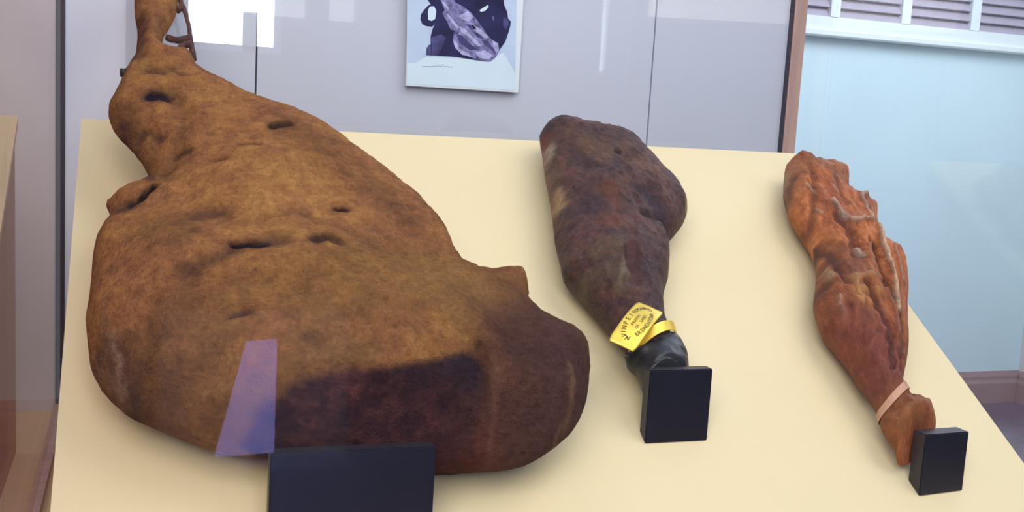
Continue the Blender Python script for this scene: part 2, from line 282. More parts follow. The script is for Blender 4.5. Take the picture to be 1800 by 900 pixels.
FOOT_CAP = {
 'seed': 8,
 'control': [(-0.0585, -0.294, 0.04, 0.04, 0.038), (-0.081, -0.2733, 0.026, 0.03, 0.03), (-0.0256, -0.2618, 0.034, 0.035, 0.034), (-0.0694, -0.3358, 0.036, 0.04, 0.036)],
 'features': [
  {'pts': [(-0.0887, -0.2857), (-0.0629, -0.2842), (-0.0334, -0.2874)], 'r': 0.004, 'amp': -0.003},
  {'pts': [(-0.0675, -0.2621), (-0.0729, -0.2931), (-0.0831, -0.3205)], 'r': 0.006, 'amp': 0.003},
 ],
 'noise': [(30, 0.003, 's'), (80, 0.0012, 'r')],
 'smooth': 4,
 'outline': [(-0.0799, -0.2514), (-0.0671, -0.2426), (-0.058, -0.2391), (-0.0383, -0.2293), (-0.0151, -0.2186), (-0.0045, -0.219), (0.0005, -0.2295), (0.0031, -0.2449), (0.0027, -0.2614), (-0.0056, -0.2842), (-0.0218, -0.3122), (-0.0441, -0.323), (-0.0602, -0.3194), (-0.0689, -0.3143), (-0.073, -0.3072), (-0.0701, -0.2865), (-0.0696, -0.2676), (-0.0759, -0.263)],
 'origin': (0.6443, 1.3893, 1.3438),
 'ang': 0.57072,
 'bake': {},
}
SLIM_HAM = {
 'seed': 11,
 'control': [(-0.0147, 0.1191, 0.045, 0.05, 0.04), (-0.0477, 0.1278, 0.035, 0.04, 0.036), (-0.0444, -0.009, 0.05, 0.055, 0.042), (-0.0372, -0.083, 0.05, 0.055, 0.042), (-0.0936, -0.1697, 0.045, 0.05, 0.04), (-0.1153, -0.2455, 0.036, 0.045, 0.036), (-0.1153, -0.2884, 0.028, 0.035, 0.03), (-0.1209, -0.3374, 0.032, 0.04, 0.034), (-0.1317, -0.3783, 0.028, 0.035, 0.032)],
 'features': [
  {'pts': [(-0.0245, 0.18), (0.0187, 0.1852), (0.0401, 0.1467)], 'r': 0.025, 'tint': (0.36, 0.15, 0.06), 's': 0.6},
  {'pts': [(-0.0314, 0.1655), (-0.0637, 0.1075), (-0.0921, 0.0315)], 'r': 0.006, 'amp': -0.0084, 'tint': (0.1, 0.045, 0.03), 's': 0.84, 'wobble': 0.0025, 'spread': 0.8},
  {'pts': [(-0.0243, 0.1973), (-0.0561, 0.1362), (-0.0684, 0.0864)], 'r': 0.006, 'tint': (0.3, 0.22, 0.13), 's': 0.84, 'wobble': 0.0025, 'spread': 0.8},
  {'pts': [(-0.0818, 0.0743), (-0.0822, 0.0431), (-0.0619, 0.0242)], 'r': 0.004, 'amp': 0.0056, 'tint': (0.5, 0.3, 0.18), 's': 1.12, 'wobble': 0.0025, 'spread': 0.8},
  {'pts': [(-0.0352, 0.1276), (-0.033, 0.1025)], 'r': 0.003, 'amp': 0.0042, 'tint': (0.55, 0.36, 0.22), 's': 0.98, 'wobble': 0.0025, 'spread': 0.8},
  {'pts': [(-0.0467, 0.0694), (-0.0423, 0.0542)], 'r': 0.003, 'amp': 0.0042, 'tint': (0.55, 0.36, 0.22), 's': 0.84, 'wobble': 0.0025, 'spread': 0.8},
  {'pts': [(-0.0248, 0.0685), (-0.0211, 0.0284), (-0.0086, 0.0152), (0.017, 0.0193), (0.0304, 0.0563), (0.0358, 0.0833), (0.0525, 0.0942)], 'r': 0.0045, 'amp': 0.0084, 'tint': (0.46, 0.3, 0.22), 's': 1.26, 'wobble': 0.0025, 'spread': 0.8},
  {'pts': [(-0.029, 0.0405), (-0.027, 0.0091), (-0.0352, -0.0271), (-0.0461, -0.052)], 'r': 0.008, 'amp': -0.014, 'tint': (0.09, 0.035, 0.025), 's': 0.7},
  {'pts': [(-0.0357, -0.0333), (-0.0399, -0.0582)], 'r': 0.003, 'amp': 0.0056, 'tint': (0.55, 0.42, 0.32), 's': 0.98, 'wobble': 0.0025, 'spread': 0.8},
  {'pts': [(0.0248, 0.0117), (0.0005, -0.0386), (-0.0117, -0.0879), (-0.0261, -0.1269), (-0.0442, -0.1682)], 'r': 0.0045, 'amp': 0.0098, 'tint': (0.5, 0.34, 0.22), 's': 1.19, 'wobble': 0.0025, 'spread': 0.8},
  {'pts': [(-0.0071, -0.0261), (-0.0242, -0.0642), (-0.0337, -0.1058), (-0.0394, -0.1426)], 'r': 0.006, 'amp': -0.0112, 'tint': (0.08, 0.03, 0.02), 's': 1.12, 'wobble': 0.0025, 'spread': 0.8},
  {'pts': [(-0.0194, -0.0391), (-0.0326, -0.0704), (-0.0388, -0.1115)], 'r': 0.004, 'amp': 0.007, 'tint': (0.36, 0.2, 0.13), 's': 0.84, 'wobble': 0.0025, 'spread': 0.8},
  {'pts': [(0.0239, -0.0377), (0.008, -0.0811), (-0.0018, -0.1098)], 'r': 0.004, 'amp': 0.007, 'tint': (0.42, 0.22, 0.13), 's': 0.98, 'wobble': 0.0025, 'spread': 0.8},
  {'pts': [(0.0339, 0.0712), (0.0388, 0.0355), (0.0365, 0.0177)], 'r': 0.01, 'amp': -0.0042, 'tint': (0.15, 0.07, 0.05), 's': 0.6},
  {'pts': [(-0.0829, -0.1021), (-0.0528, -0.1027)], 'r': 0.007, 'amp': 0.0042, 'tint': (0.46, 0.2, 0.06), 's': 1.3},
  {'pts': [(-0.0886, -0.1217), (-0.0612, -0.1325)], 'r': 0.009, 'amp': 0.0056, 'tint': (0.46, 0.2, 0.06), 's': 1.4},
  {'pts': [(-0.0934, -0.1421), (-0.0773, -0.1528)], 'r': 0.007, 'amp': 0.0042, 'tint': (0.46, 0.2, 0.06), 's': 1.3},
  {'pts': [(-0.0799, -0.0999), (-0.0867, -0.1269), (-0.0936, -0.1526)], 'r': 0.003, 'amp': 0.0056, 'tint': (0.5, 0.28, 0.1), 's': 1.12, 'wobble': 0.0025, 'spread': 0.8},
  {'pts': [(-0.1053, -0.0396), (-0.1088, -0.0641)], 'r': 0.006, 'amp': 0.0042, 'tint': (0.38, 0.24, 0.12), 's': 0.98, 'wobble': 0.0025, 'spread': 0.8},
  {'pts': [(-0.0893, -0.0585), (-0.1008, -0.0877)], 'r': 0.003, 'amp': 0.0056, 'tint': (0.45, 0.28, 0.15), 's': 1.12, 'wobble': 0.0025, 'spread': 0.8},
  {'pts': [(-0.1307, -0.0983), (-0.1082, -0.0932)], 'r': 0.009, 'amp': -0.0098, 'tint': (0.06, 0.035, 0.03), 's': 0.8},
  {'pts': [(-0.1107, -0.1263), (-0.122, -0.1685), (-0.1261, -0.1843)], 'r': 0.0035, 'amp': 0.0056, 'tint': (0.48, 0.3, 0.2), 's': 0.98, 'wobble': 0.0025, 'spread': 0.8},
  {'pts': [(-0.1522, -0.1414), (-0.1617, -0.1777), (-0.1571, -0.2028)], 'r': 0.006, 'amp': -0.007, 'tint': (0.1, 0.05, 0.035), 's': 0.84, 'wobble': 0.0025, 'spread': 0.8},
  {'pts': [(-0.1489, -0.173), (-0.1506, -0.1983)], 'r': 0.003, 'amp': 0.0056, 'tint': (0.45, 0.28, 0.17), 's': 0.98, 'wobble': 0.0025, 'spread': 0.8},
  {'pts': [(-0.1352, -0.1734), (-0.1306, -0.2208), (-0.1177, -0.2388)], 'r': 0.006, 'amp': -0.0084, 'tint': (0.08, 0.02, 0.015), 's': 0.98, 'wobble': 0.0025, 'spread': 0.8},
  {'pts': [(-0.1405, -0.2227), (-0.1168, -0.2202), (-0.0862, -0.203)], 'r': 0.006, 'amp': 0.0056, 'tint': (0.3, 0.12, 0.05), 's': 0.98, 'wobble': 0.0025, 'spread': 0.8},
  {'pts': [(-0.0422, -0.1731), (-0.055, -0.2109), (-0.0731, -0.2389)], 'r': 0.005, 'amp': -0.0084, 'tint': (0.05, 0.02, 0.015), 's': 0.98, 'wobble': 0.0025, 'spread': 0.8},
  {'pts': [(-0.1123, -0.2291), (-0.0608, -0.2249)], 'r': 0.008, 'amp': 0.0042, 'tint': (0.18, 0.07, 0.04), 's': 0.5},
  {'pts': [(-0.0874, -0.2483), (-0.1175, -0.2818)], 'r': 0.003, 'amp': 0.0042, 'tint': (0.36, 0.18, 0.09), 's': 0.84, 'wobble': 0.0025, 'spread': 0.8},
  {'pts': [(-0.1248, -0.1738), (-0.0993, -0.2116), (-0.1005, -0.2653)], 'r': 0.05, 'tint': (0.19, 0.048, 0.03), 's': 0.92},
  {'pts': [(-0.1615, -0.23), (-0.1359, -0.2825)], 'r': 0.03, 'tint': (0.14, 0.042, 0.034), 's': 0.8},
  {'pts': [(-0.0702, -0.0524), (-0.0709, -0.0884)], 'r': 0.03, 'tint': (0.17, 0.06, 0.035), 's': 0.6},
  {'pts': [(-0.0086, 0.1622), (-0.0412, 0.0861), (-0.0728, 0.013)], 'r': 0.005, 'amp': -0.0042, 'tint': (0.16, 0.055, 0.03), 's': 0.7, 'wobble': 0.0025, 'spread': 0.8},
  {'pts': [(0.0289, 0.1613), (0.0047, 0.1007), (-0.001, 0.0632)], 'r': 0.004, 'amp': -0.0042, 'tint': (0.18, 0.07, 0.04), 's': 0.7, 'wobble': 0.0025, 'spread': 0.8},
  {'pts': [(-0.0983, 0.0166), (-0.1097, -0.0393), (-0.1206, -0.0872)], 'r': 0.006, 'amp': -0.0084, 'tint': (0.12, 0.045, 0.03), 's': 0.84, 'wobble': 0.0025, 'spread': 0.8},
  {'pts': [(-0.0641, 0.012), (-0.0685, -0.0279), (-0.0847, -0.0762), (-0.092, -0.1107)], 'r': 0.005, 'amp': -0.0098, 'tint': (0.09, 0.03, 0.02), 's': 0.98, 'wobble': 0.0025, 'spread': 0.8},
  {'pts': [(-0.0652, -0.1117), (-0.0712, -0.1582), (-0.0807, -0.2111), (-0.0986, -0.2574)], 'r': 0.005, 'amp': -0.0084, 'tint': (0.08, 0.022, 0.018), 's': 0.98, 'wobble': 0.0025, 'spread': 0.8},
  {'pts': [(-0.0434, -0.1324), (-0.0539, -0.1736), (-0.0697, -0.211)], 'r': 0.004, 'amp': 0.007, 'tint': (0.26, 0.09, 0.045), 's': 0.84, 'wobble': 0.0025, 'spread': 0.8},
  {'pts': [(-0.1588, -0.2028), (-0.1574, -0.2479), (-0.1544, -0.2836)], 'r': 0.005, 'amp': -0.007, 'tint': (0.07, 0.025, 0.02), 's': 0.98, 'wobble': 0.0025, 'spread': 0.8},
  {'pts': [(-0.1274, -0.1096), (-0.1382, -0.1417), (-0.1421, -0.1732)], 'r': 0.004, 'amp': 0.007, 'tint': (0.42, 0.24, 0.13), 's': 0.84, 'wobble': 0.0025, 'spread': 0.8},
  {'pts': [(-0.1566, -0.326), (-0.1246, -0.3082), (-0.0959, -0.2968)], 'r': 0.008, 'amp': -0.007, 'tint': (0.13, 0.045, 0.03), 's': 0.5},
  {'pts': [(-0.1089, -0.3221), (-0.1075, -0.3405)], 'r': 0.03, 'tint': (0.3, 0.115, 0.035), 's': 0.8},
  {'pts': [(-0.1666, -0.3713), (-0.1355, -0.368)], 'r': 0.01, 'amp': -0.0056, 'tint': (0.08, 0.03, 0.02), 's': 0.6},
 ],
 'noise': [(12, 0.004, 's'), (20, 0.0045, 'r'), (42, 0.0034, 'r'), (100, 0.0014, 'r')],
 'grain': (2.1, 0.55),
 'grain_rot': -0.25,
 'smooth': 6,
 'outline': [(-0.0155, 0.2113), (-0.0015, 0.231), (0.0162, 0.2392), (0.0234, 0.2304), (0.0434, 0.2082), (0.0719, 0.2001), (0.0859, 0.2012), (0.0821, 0.1704), (0.0573, 0.1259), (0.0803, 0.1155), (0.0901, 0.0912), (0.0716, 0.0596), (0.0479, 0.0114), (0.0552, -0.0081), (0.0662, -0.0269), (0.0479, -0.075), (0.0109, -0.1339), (-0.0137, -0.1783), (-0.0392, -0.2204), (-0.0731, -0.2649), (-0.0778, -0.2864), (-0.0629, -0.2895), (-0.0512, -0.2993), (-0.0578, -0.3232), (-0.0769, -0.3543), (-0.0962, -0.3763), (-0.1176, -0.389), (-0.1259, -0.3797), (-0.1271, -0.3578), (-0.1306, -0.3347), (-0.1304, -0.3151), (-0.1228, -0.2898), (-0.1225, -0.2645), (-0.1242, -0.2375), (-0.1234, -0.206), (-0.1273, -0.1723), (-0.1305, -0.1472), (-0.1187, -0.0984), (-0.098, -0.0631), (-0.0697, -0.0118), (-0.059, 0.0315), (-0.0598, 0.0631), (-0.057, 0.1077), (-0.0433, 0.157)],
 'origin': (1.009, 1.3473, 1.3132),
 'ang': 0.57072,
 'bake': {'band': [(-0.1349, -0.3054), (-0.0688, -0.27)], 'axis': [(-0.0853, -0.219), (-0.1089, -0.3613)]},
}

# ---------------------------------------------------------------- helpers
def ray(x, y):
    return CR*((x-900)/FOC)+CD*((y-450)/FOC)+CF
def at_y(x, y, Y):
    r = ray(x, y); p = r*(Y/r[1]); return (float(p[0]), float(Y), float(p[2]+EYE))

def link(name, me, mat=None, parent=None):
    o = bpy.data.objects.new(name, me); COL.objects.link(o)
    if mat is not None and not me.materials: me.materials.append(mat)
    if parent is not None:
        o.parent = parent
        o.matrix_parent_inverse = Matrix.Translation(-Vector(parent.location)) if parent.type == 'EMPTY' else Matrix()
    return o
def tag(o, label=None, cat=None, group=None, kind=None):
    for k, v in (('label', label), ('category', cat), ('group', group), ('kind', kind)):
        if v: o[k] = v
    return o
def empty(name, loc):
    o = bpy.data.objects.new(name, None); COL.objects.link(o); o.location = loc; o.empty_display_size = .05
    return o
def finish(bm, name, mat, parent=None, smooth=False, bevel=0):
    if bevel:
        bmesh.ops.bevel(bm, geom=[e for e in bm.edges], offset=bevel, segments=2, affect='EDGES', profile=.5)
    bmesh.ops.recalc_face_normals(bm, faces=bm.faces)
    me = bpy.data.meshes.new(name); bm.to_mesh(me); bm.free()
    for p in me.polygons: p.use_smooth = smooth
    return link(name, me, mat, parent)
def add_box(bm, a, b):
    x0, y0, z0 = a; x1, y1, z1 = b
    v = [bm.verts.new(c) for c in ((x0,y0,z0),(x1,y0,z0),(x1,y1,z0),(x0,y1,z0),(x0,y0,z1),(x1,y0,z1),(x1,y1,z1),(x0,y1,z1))]
    for f in ((0,3,2,1),(4,5,6,7),(0,1,5,4),(1,2,6,5),(2,3,7,6),(3,0,4,7)): bm.faces.new([v[i] for i in f])
def box(name, a, b, mat, parent=None, bevel=0):
    bm = bmesh.new(); add_box(bm, a, b); return finish(bm, name, mat, parent, bevel=bevel)
def prism(name, prof, axis, lo, hi, mat, parent=None, bevel=0):
    """extrude a 2D profile along axis 0 (profile in y,z), 1 (x,z)"""
    bm = bmesh.new()
    mk = (lambda a, p: (a, p[0], p[1])) if axis == 0 else (lambda a, p: (p[0], a, p[1]))
    A = [bm.verts.new(mk(lo, p)) for p in prof]; B = [bm.verts.new(mk(hi, p)) for p in prof]
    bm.faces.new(A); bm.faces.new(B[::-1])
    for i in range(len(prof)):
        j = (i+1) % len(prof); bm.faces.new((A[i], A[j], B[j], B[i]))
    return finish(bm, name, mat, parent, bevel=bevel)
def tube(name, pts, radii, mat, parent=None, seg=10, wob=0):
    bm = bmesh.new(); rings = []
    pts = [Vector(p) for p in pts]
    for i, p in enumerate(pts):
        t = (pts[min(i+1, len(pts)-1)]-pts[max(i-1, 0)]).normalized()
        a = t.orthogonal().normalized() if i == 0 else (rings_a-t*rings_a.dot(t)).normalized()
        rings_a = a; b = t.cross(a)
        ring = []
        for k in range(seg):
            an = 2*math.pi*k/seg
            r = radii[i]*(1+wob*noise.noise(p*300+Vector((k*.7, i*.9, 0))))
            ring.append(bm.verts.new(p+(a*math.cos(an)+b*math.sin(an))*r))
        rings.append(ring)
    for i in range(len(rings)-1):
        for k in range(seg):
            bm.faces.new((rings[i][k], rings[i][(k+1) % seg], rings[i+1][(k+1) % seg], rings[i+1][k]))
    bm.faces.new(rings[0][::-1]); bm.faces.new(rings[-1])
    return finish(bm, name, mat, parent, smooth=True)

# ---------------------------------------------------------------- materials
class NT:
    def __init__(s, name):
        s.m = bpy.data.materials.new(name); s.m.use_nodes = True; s.t = s.m.node_tree
        s.b = s.t.nodes['Principled BSDF']; s.out = s.t.nodes['Material Output']
    def n(s, typ, **kw):
        nd = s.t.nodes.new(typ)
        for k, v in kw.items():
            if k in nd.inputs.keys(): nd.inputs[k].default_value = v
            else: setattr(nd, k, v)
        return nd
    def l(s, a, b): s.t.links.new(a, b)
    def coord(s, scale=(1, 1, 1), kind='Object'):
        tc = s.n('ShaderNodeTexCoord'); mp = s.n('ShaderNodeMapping'); mp.inputs['Scale'].default_value = scale
        s.l(tc.outputs[kind], mp.inputs['Vector']); return mp.outputs[0]
    def noise(s, vec, scale, detail=4, rough=.55):
        nd = s.n('ShaderNodeTexNoise'); nd.inputs['Scale'].default_value = scale
        nd.inputs['Detail'].default_value = detail; nd.inputs['Roughness'].default_value = rough
        s.l(vec, nd.inputs['Vector']); return nd.outputs['Fac']
    def ramp(s, fac, stops):
        r = s.n('ShaderNodeValToRGB'); e = r.color_ramp.elements
        while len(e) < len(stops): e.new(.5)
        for i, (p, c) in enumerate(stops):
            e[i].position = p; e[i].color = (c[0], c[1], c[2], 1) if not isinstance(c, (int, float)) else (c, c, c, 1)
        s.l(fac, r.inputs[0]); return r.outputs[0]
    def mix(s, fac, a, b, mode='MIX'):
        m = s.n('ShaderNodeMix', data_type='RGBA', blend_type=mode)
        for sock, v in ((m.inputs[0], fac), (m.inputs[6], a), (m.inputs[7], b)):
            if hasattr(v, 'links') or hasattr(v, 'is_linked'): s.l(v, sock)
            else: sock.default_value = v if not isinstance(v, tuple) else (v[0], v[1], v[2], 1)
        return m.outputs[2]
    def bump(s, h, strength, dist, prev=None):
        b = s.n('ShaderNodeBump'); b.inputs['Strength'].default_value = strength; b.inputs['Distance'].default_value = dist
        s.l(h, b.inputs['Height'])
        if prev is not None: s.l(prev, b.inputs['Normal'])
        return b.outputs[0]

def plain(name, col, rough=.5, spec=.5, metal=0, var=.06, scale=12, bump=0, coat=0, coat_rough=.03, coat_ior=1.5):
    t = NT(name); v = t.coord()
    f = t.noise(v, scale, 5)
    c = t.ramp(f, [(.3, tuple(x*(1-var) for x in col)), (.7, tuple(min(1, x*(1+var)) for x in col))])
    t.l(c, t.b.inputs['Base Color'])
    t.b.inputs['Roughness'].default_value = rough; t.b.inputs['Specular IOR Level'].default_value = spec
    t.b.inputs['Metallic'].default_value = metal
    t.b.inputs['Coat Weight'].default_value = coat; t.b.inputs['Coat Roughness'].default_value = coat_rough; t.b.inputs['Coat IOR'].default_value = coat_ior
    if bump:
        t.l(t.bump(t.noise(v, scale*12, 3), bump, .002), t.b.inputs['Normal'])
    return t.m
def emitter(name, col, strength):
    t = NT(name); e = t.n('ShaderNodeEmission'); e.inputs[0].default_value = (*col, 1); e.inputs[1].default_value = strength
    t.l(e.outputs[0], t.out.inputs[0]); return t.m
def glass(name, tint=(.985, .99, .99), f0=.04, refl=(1, 1, 1)):
    t = NT(name)
    lw = t.n('ShaderNodeLayerWeight'); lw.inputs['Blend'].default_value = .5      # facing = 1 - cos
    p = t.n('ShaderNodeMath', operation='POWER'); t.l(lw.outputs['Facing'], p.inputs[0]); p.inputs[1].default_value = 5
    m = t.n('ShaderNodeMath', operation='MULTIPLY_ADD'); t.l(p.outputs[0], m.inputs[0]); m.inputs[1].default_value = 1-f0; m.inputs[2].default_value = f0
    tr = t.n('ShaderNodeBsdfTransparent'); tr.inputs[0].default_value = (*tint, 1)
    gl = t.n('ShaderNodeBsdfAnisotropic'); gl.inputs['Roughness'].default_value = 0.0; gl.inputs['Color'].default_value = (*refl, 1)
    mx = t.n('ShaderNodeMixShader'); t.l(m.outputs[0], mx.inputs[0]); t.l(tr.outputs[0], mx.inputs[1]); t.l(gl.outputs[0], mx.inputs[2])
    t.l(mx.outputs[0], t.out.inputs[0]); return t.m
def wood(name, c0, c1, axis_scale=(6, 6, .6), rough=.45):
    t = NT(name); v = t.coord(axis_scale); f = t.noise(v, 9, 6, .6)
    t.l(t.ramp(f, [(.3, c0), (.7, c1)]), t.b.inputs['Base Color']); t.b.inputs['Roughness'].default_value = rough
    t.l(t.bump(f, .15, .002), t.b.inputs['Normal']); return t.m
def meat(name, stops, cut=None, rough=.75, spec=.25, grainscale=(1, 1, 1), fine=420, bump=.6, mottle=14, bd=.0022):
    """cured meat rind: mottled base, painted-on stains and pit shade (attribute), cut face (attribute), crumbly bump"""
    t = NT(name); v = t.coord(grainscale)
    big = t.noise(v, mottle, 6, .65); mid = t.noise(v, mottle*5, 8, .72); sm = t.noise(v, fine, 3, .7)
    f = t.n('ShaderNodeMath', operation='MULTIPLY_ADD'); t.l(big, f.inputs[0]); f.inputs[1].default_value = .6
    g = t.n('ShaderNodeMath', operation='MULTIPLY'); t.l(mid, g.inputs[0]); g.inputs[1].default_value = .4; t.l(g.outputs[0], f.inputs[2])
    base = t.ramp(f.outputs[0], stops)
    if cut:
        ca = t.n('ShaderNodeAttribute', attribute_name='cut_face')
        cc = t.ramp(mid, cut)
        base = t.mix(ca.outputs['Fac'], base, cc)
    st = t.n('ShaderNodeAttribute', attribute_name='stain_shade'); sa = t.n('ShaderNodeAttribute', attribute_name='stain_shade_amount')
    base = t.mix(sa.outputs['Fac'], base, st.outputs['Color'])
    sp = t.ramp(sm, [(.25, .55), (.42, .92), (.55, 1.02), (.78, 1.45)])
    base = t.mix(.85, base, sp, 'MULTIPLY')
    md = t.ramp(mid, [(.3, .62), (.7, 1.30)])
    base = t.mix(.7, base, md, 'MULTIPLY')
    t.l(base, t.b.inputs['Base Color'])
    t.b.inputs['Roughness'].default_value = rough; t.b.inputs['Specular IOR Level'].default_value = spec
    vo = t.n('ShaderNodeTexVoronoi', feature='DISTANCE_TO_EDGE'); vo.inputs['Scale'].default_value = fine*.28
    nv = t.mix(.12, v, t.n('ShaderNodeTexNoise').outputs['Color']); t.l(nv, vo.inputs['Vector'])
    b1 = t.bump(mid, min(1, bump)*.85, bd*2.6)
    b2 = t.bump(sm, bump, bd, b1)
    t.l(b2, t.b.inputs['Normal'])
    return t.m

M = {}
M['board'] = plain('cream_board_paint', (.755, .65, .40), .55, .3, var=.02, scale=5)
M['case_floor'] = plain('case_floor_paint', (.74, .60, .38), .6, .3, var=.04, scale=6)
M['wedge_side'] = plain('board_side_paint', (.46, .27, .17), .6, .3, var=.06)
M['panel'] = plain('grey_back_panel', (.70, .77, .92), .38, .5, var=.025, scale=3)
M['back_glass'] = glass('glossy_back_glass', (1, 1, 1), .075)
M['dark_gap'] = plain('dark_joint', (.035, .03, .05), .5)
M['corner_wood'] = wood('corner_post_wood', (.38, .25, .22), (.52, .36, .31))
M['plinth'] = wood('plinth_wood', (.16, .09, .06), (.26, .15, .10))
M['glass'] = glass('clear_case_glass')
M['side_glass'] = glass('bronzed_side_glass', (.97, .90, .86), .04, (.93, .81, .74))
M['front_glass'] = glass('coated_front_glass', (.99, .99, 1.0), .006)
M['wall'] = plain('pale_blue_wall_paint', (.60, .78, .84), .7, .2, var=.035, scale=1.6)
M['wall_side'] = plain('cream_side_wall_paint', (.66, .66, .62), .7, .2, var=.03, scale=2)
M['wall_rear'] = plain('rear_wall_paint', (.45, .44, .46), .8, .2, var=.03, scale=2)
M['wall_left'] = plain('brown_left_wall_paint', (.45, .27, .22), .7, .2, var=.05, scale=2)
M['trim'] = plain('brown_baseboard_paint', (.34, .24, .25), .45, .4, var=.05, scale=8)
M['floor'] = plain('dark_polished_floor', (.13, .10, .15), .16, .5, var=.25, scale=3)
M['shutter'] = plain('white_shutter_paint', (.74, .83, .84), .5, .3, var=.02)
M['slat'] = plain('grey_shutter_slat', (.40, .37, .46), .5, .3, var=.06)
M['black'] = plain('matte_black_acrylic', (.0055, .006, .015), .30, .5, var=.15, scale=30)
M['black_edge'] = plain('black_block_sawn_edge', (.025, .022, .030), .45, .5, var=.15, scale=30)
M['foam'] = plain('white_mount_board', (.72, .82, .90), .35, .4, var=.015)
M['print_white'] = plain('print_paper', (.66, .84, .97), .22, .5, var=.03, scale=18)
M['print_pale'] = plain('print_pale_grey', (.52, .67, .88), .22, .5, var=.05, scale=18)
M['print_dark'] = plain('print_dark_ink', (.020, .020, .085), .22, .5, var=.5, scale=30)
M['print_mid'] = plain('print_mid_ink', (.065, .065, .19), .22, .5, var=.5, scale=45)
M['print_ham'] = plain('print_ham_tone', (.20, .20, .42), .22, .5, var=.65, scale=85)
M['print_light'] = plain('print_highlight', (.42, .45, .72), .22, .5, var=.3, scale=85)
M['print_script'] = plain('print_faint_script', (.33, .52, .60), .3, .4)
M['gold'] = plain('brass_gilt', (.86, .62, .09), .34, .5, metal=.55, var=.10, scale=40)
M['gold_ink'] = plain('tag_lettering', (.07, .04, .006), .5, .4, metal=.2)  # dark colour of the tag's letters
M['cap'] = plain('black_wrapped_foot', (.016, .018, .024), .38, .5, var=.35, scale=40, bump=.3)
M['band'] = plain('beige_rubber_band', (.52, .30, .20), .5, .4, var=.08, scale=60)
M['twine'] = plain('dark_tie', (.03, .024, .03), .6)
M['big_meat'] = meat('big_ham_rind', [(.30, (.18, .074, .042)), (.42, (.29, .127, .058)), (.52, (.35, .158, .060)), (.60, (.38, .190, .063)), (.72, (.49, .245, .072))],
                     cut=[(.25, (.028, .016, .030)), (.48, (.058, .024, .030)), (.75, (.125, .042, .036))], fine=170, mottle=9, bump=1.0, spec=.08, rough=.9, bd=.0035)
M['shank'] = M['big_meat']
M['mid_meat'] = meat('dark_ham_rind', [(.30, (.018, .011, .018)), (.44, (.060, .027, .028)), (.56, (.115, .046, .034)), (.75, (.20, .105, .05))],
                     fine=240, mottle=22, rough=.5, spec=.3, bump=.7, bd=.0025)
M['slim_meat'] = meat('orange_ham_rind', [(.30, (.15, .036, .020)), (.45, (.33, .095, .037)), (.58, (.46, .155, .052)), (.75, (.60, .26, .10))],
                      fine=200, mottle=14, rough=.55, spec=.3, grainscale=(1.9, .6, .6), bump=.6, bd=.0025)

# ---------------------------------------------------------------- room
YW, XR, ZC = 4.80, 4.80, 3.2
s = box('floor', (-1.7, -1.6, -.05), (XR+.1, YW+.1, 0), M['floor']); tag(s, kind='structure')
s = box('wall_left', (-1.7, -1.6, 0), (-1.6, YW, ZC), M['wall_left']); tag(s, kind='structure')
s = box('wall_back', (-1.7, YW, 0), (XR+.1, YW+.1, ZC), M['wall']); tag(s, kind='structure')
s = box('wall_right', (XR, -1.6, 0), (XR+.1, YW, ZC), M['wall_side']); tag(s, kind='structure')
bprof = lambda w: [(w, 0), (w-.022, 0), (w-.022, .115), (w-.016, .135), (w-.016, .155), (w-.008, .184), (w, .184)]
s = prism('baseboard_back', bprof(YW), 0, -1.6, XR-.002, M['trim']); tag(s, kind='structure')
s = prism('baseboard_right', bprof(XR), 1, -1.5, YW-.024, M['trim']); tag(s, kind='structure')

# louvred shutter of the far wall
sh = empty('louvered_shutter', (3.6, YW-.03, 1.955))
tag(sh, 'white louvred shutter with grey slats above a ledge on the pale blue wall', 'shutter')
bm = bmesh.new()
zb, zt = 1.992, 2.95
posts = [(2.84, 2.895), (3.275, 3.330), (3.705, 3.760), (4.145, 4.202), (4.585, 4.64)]
for a, b in posts: add_box(bm, (a, YW-.055, zb+.06), (b, YW-.012, zt))
add_box(bm, (2.84, YW-.055, zb), (4.64, YW-.012, zb+.062)); add_box(bm, (2.84, YW-.055, zt), (4.64, YW-.012, zt+.06))
finish(bm, 'shutter_frame', M['shutter'], sh)
prism('ledge', [(YW-.001, 1.955), (YW-.065, 1.955), (YW-.072, 1.962), (YW-.072, 1.984), (YW-.066, 1.9915), (YW-.001, 1.9915)], 0, 2.80, 4.70, M['shutter'], sh)
for i in range(4):
    bm = bmesh.new(); x0, x1 = posts[i][1]+.002, posts[i+1][0]-.002
    z = zb+.078
    while z < zt-.03:
        v = [bm.verts.new(p) for p in ((x0, YW-.048, z-.018), (x1, YW-.048, z-.018), (x1, YW-.020, z+.030), (x0, YW-.020, z+.030),
                                       (x0, YW-.044, z-.022), (x1, YW-.044, z-.022), (x1, YW-.014, z+.027), (x0, YW-.014, z+.027))]
        for f in ((0,1,2,3), (7,6,5,4), (0,4,5,1), (2,6,7,3), (1,5,6,2), (0,3,7,4)): bm.faces.new([v[k] for k in f])
        z += .0505
    finish(bm, 'slats', M['slat'], sh)
    
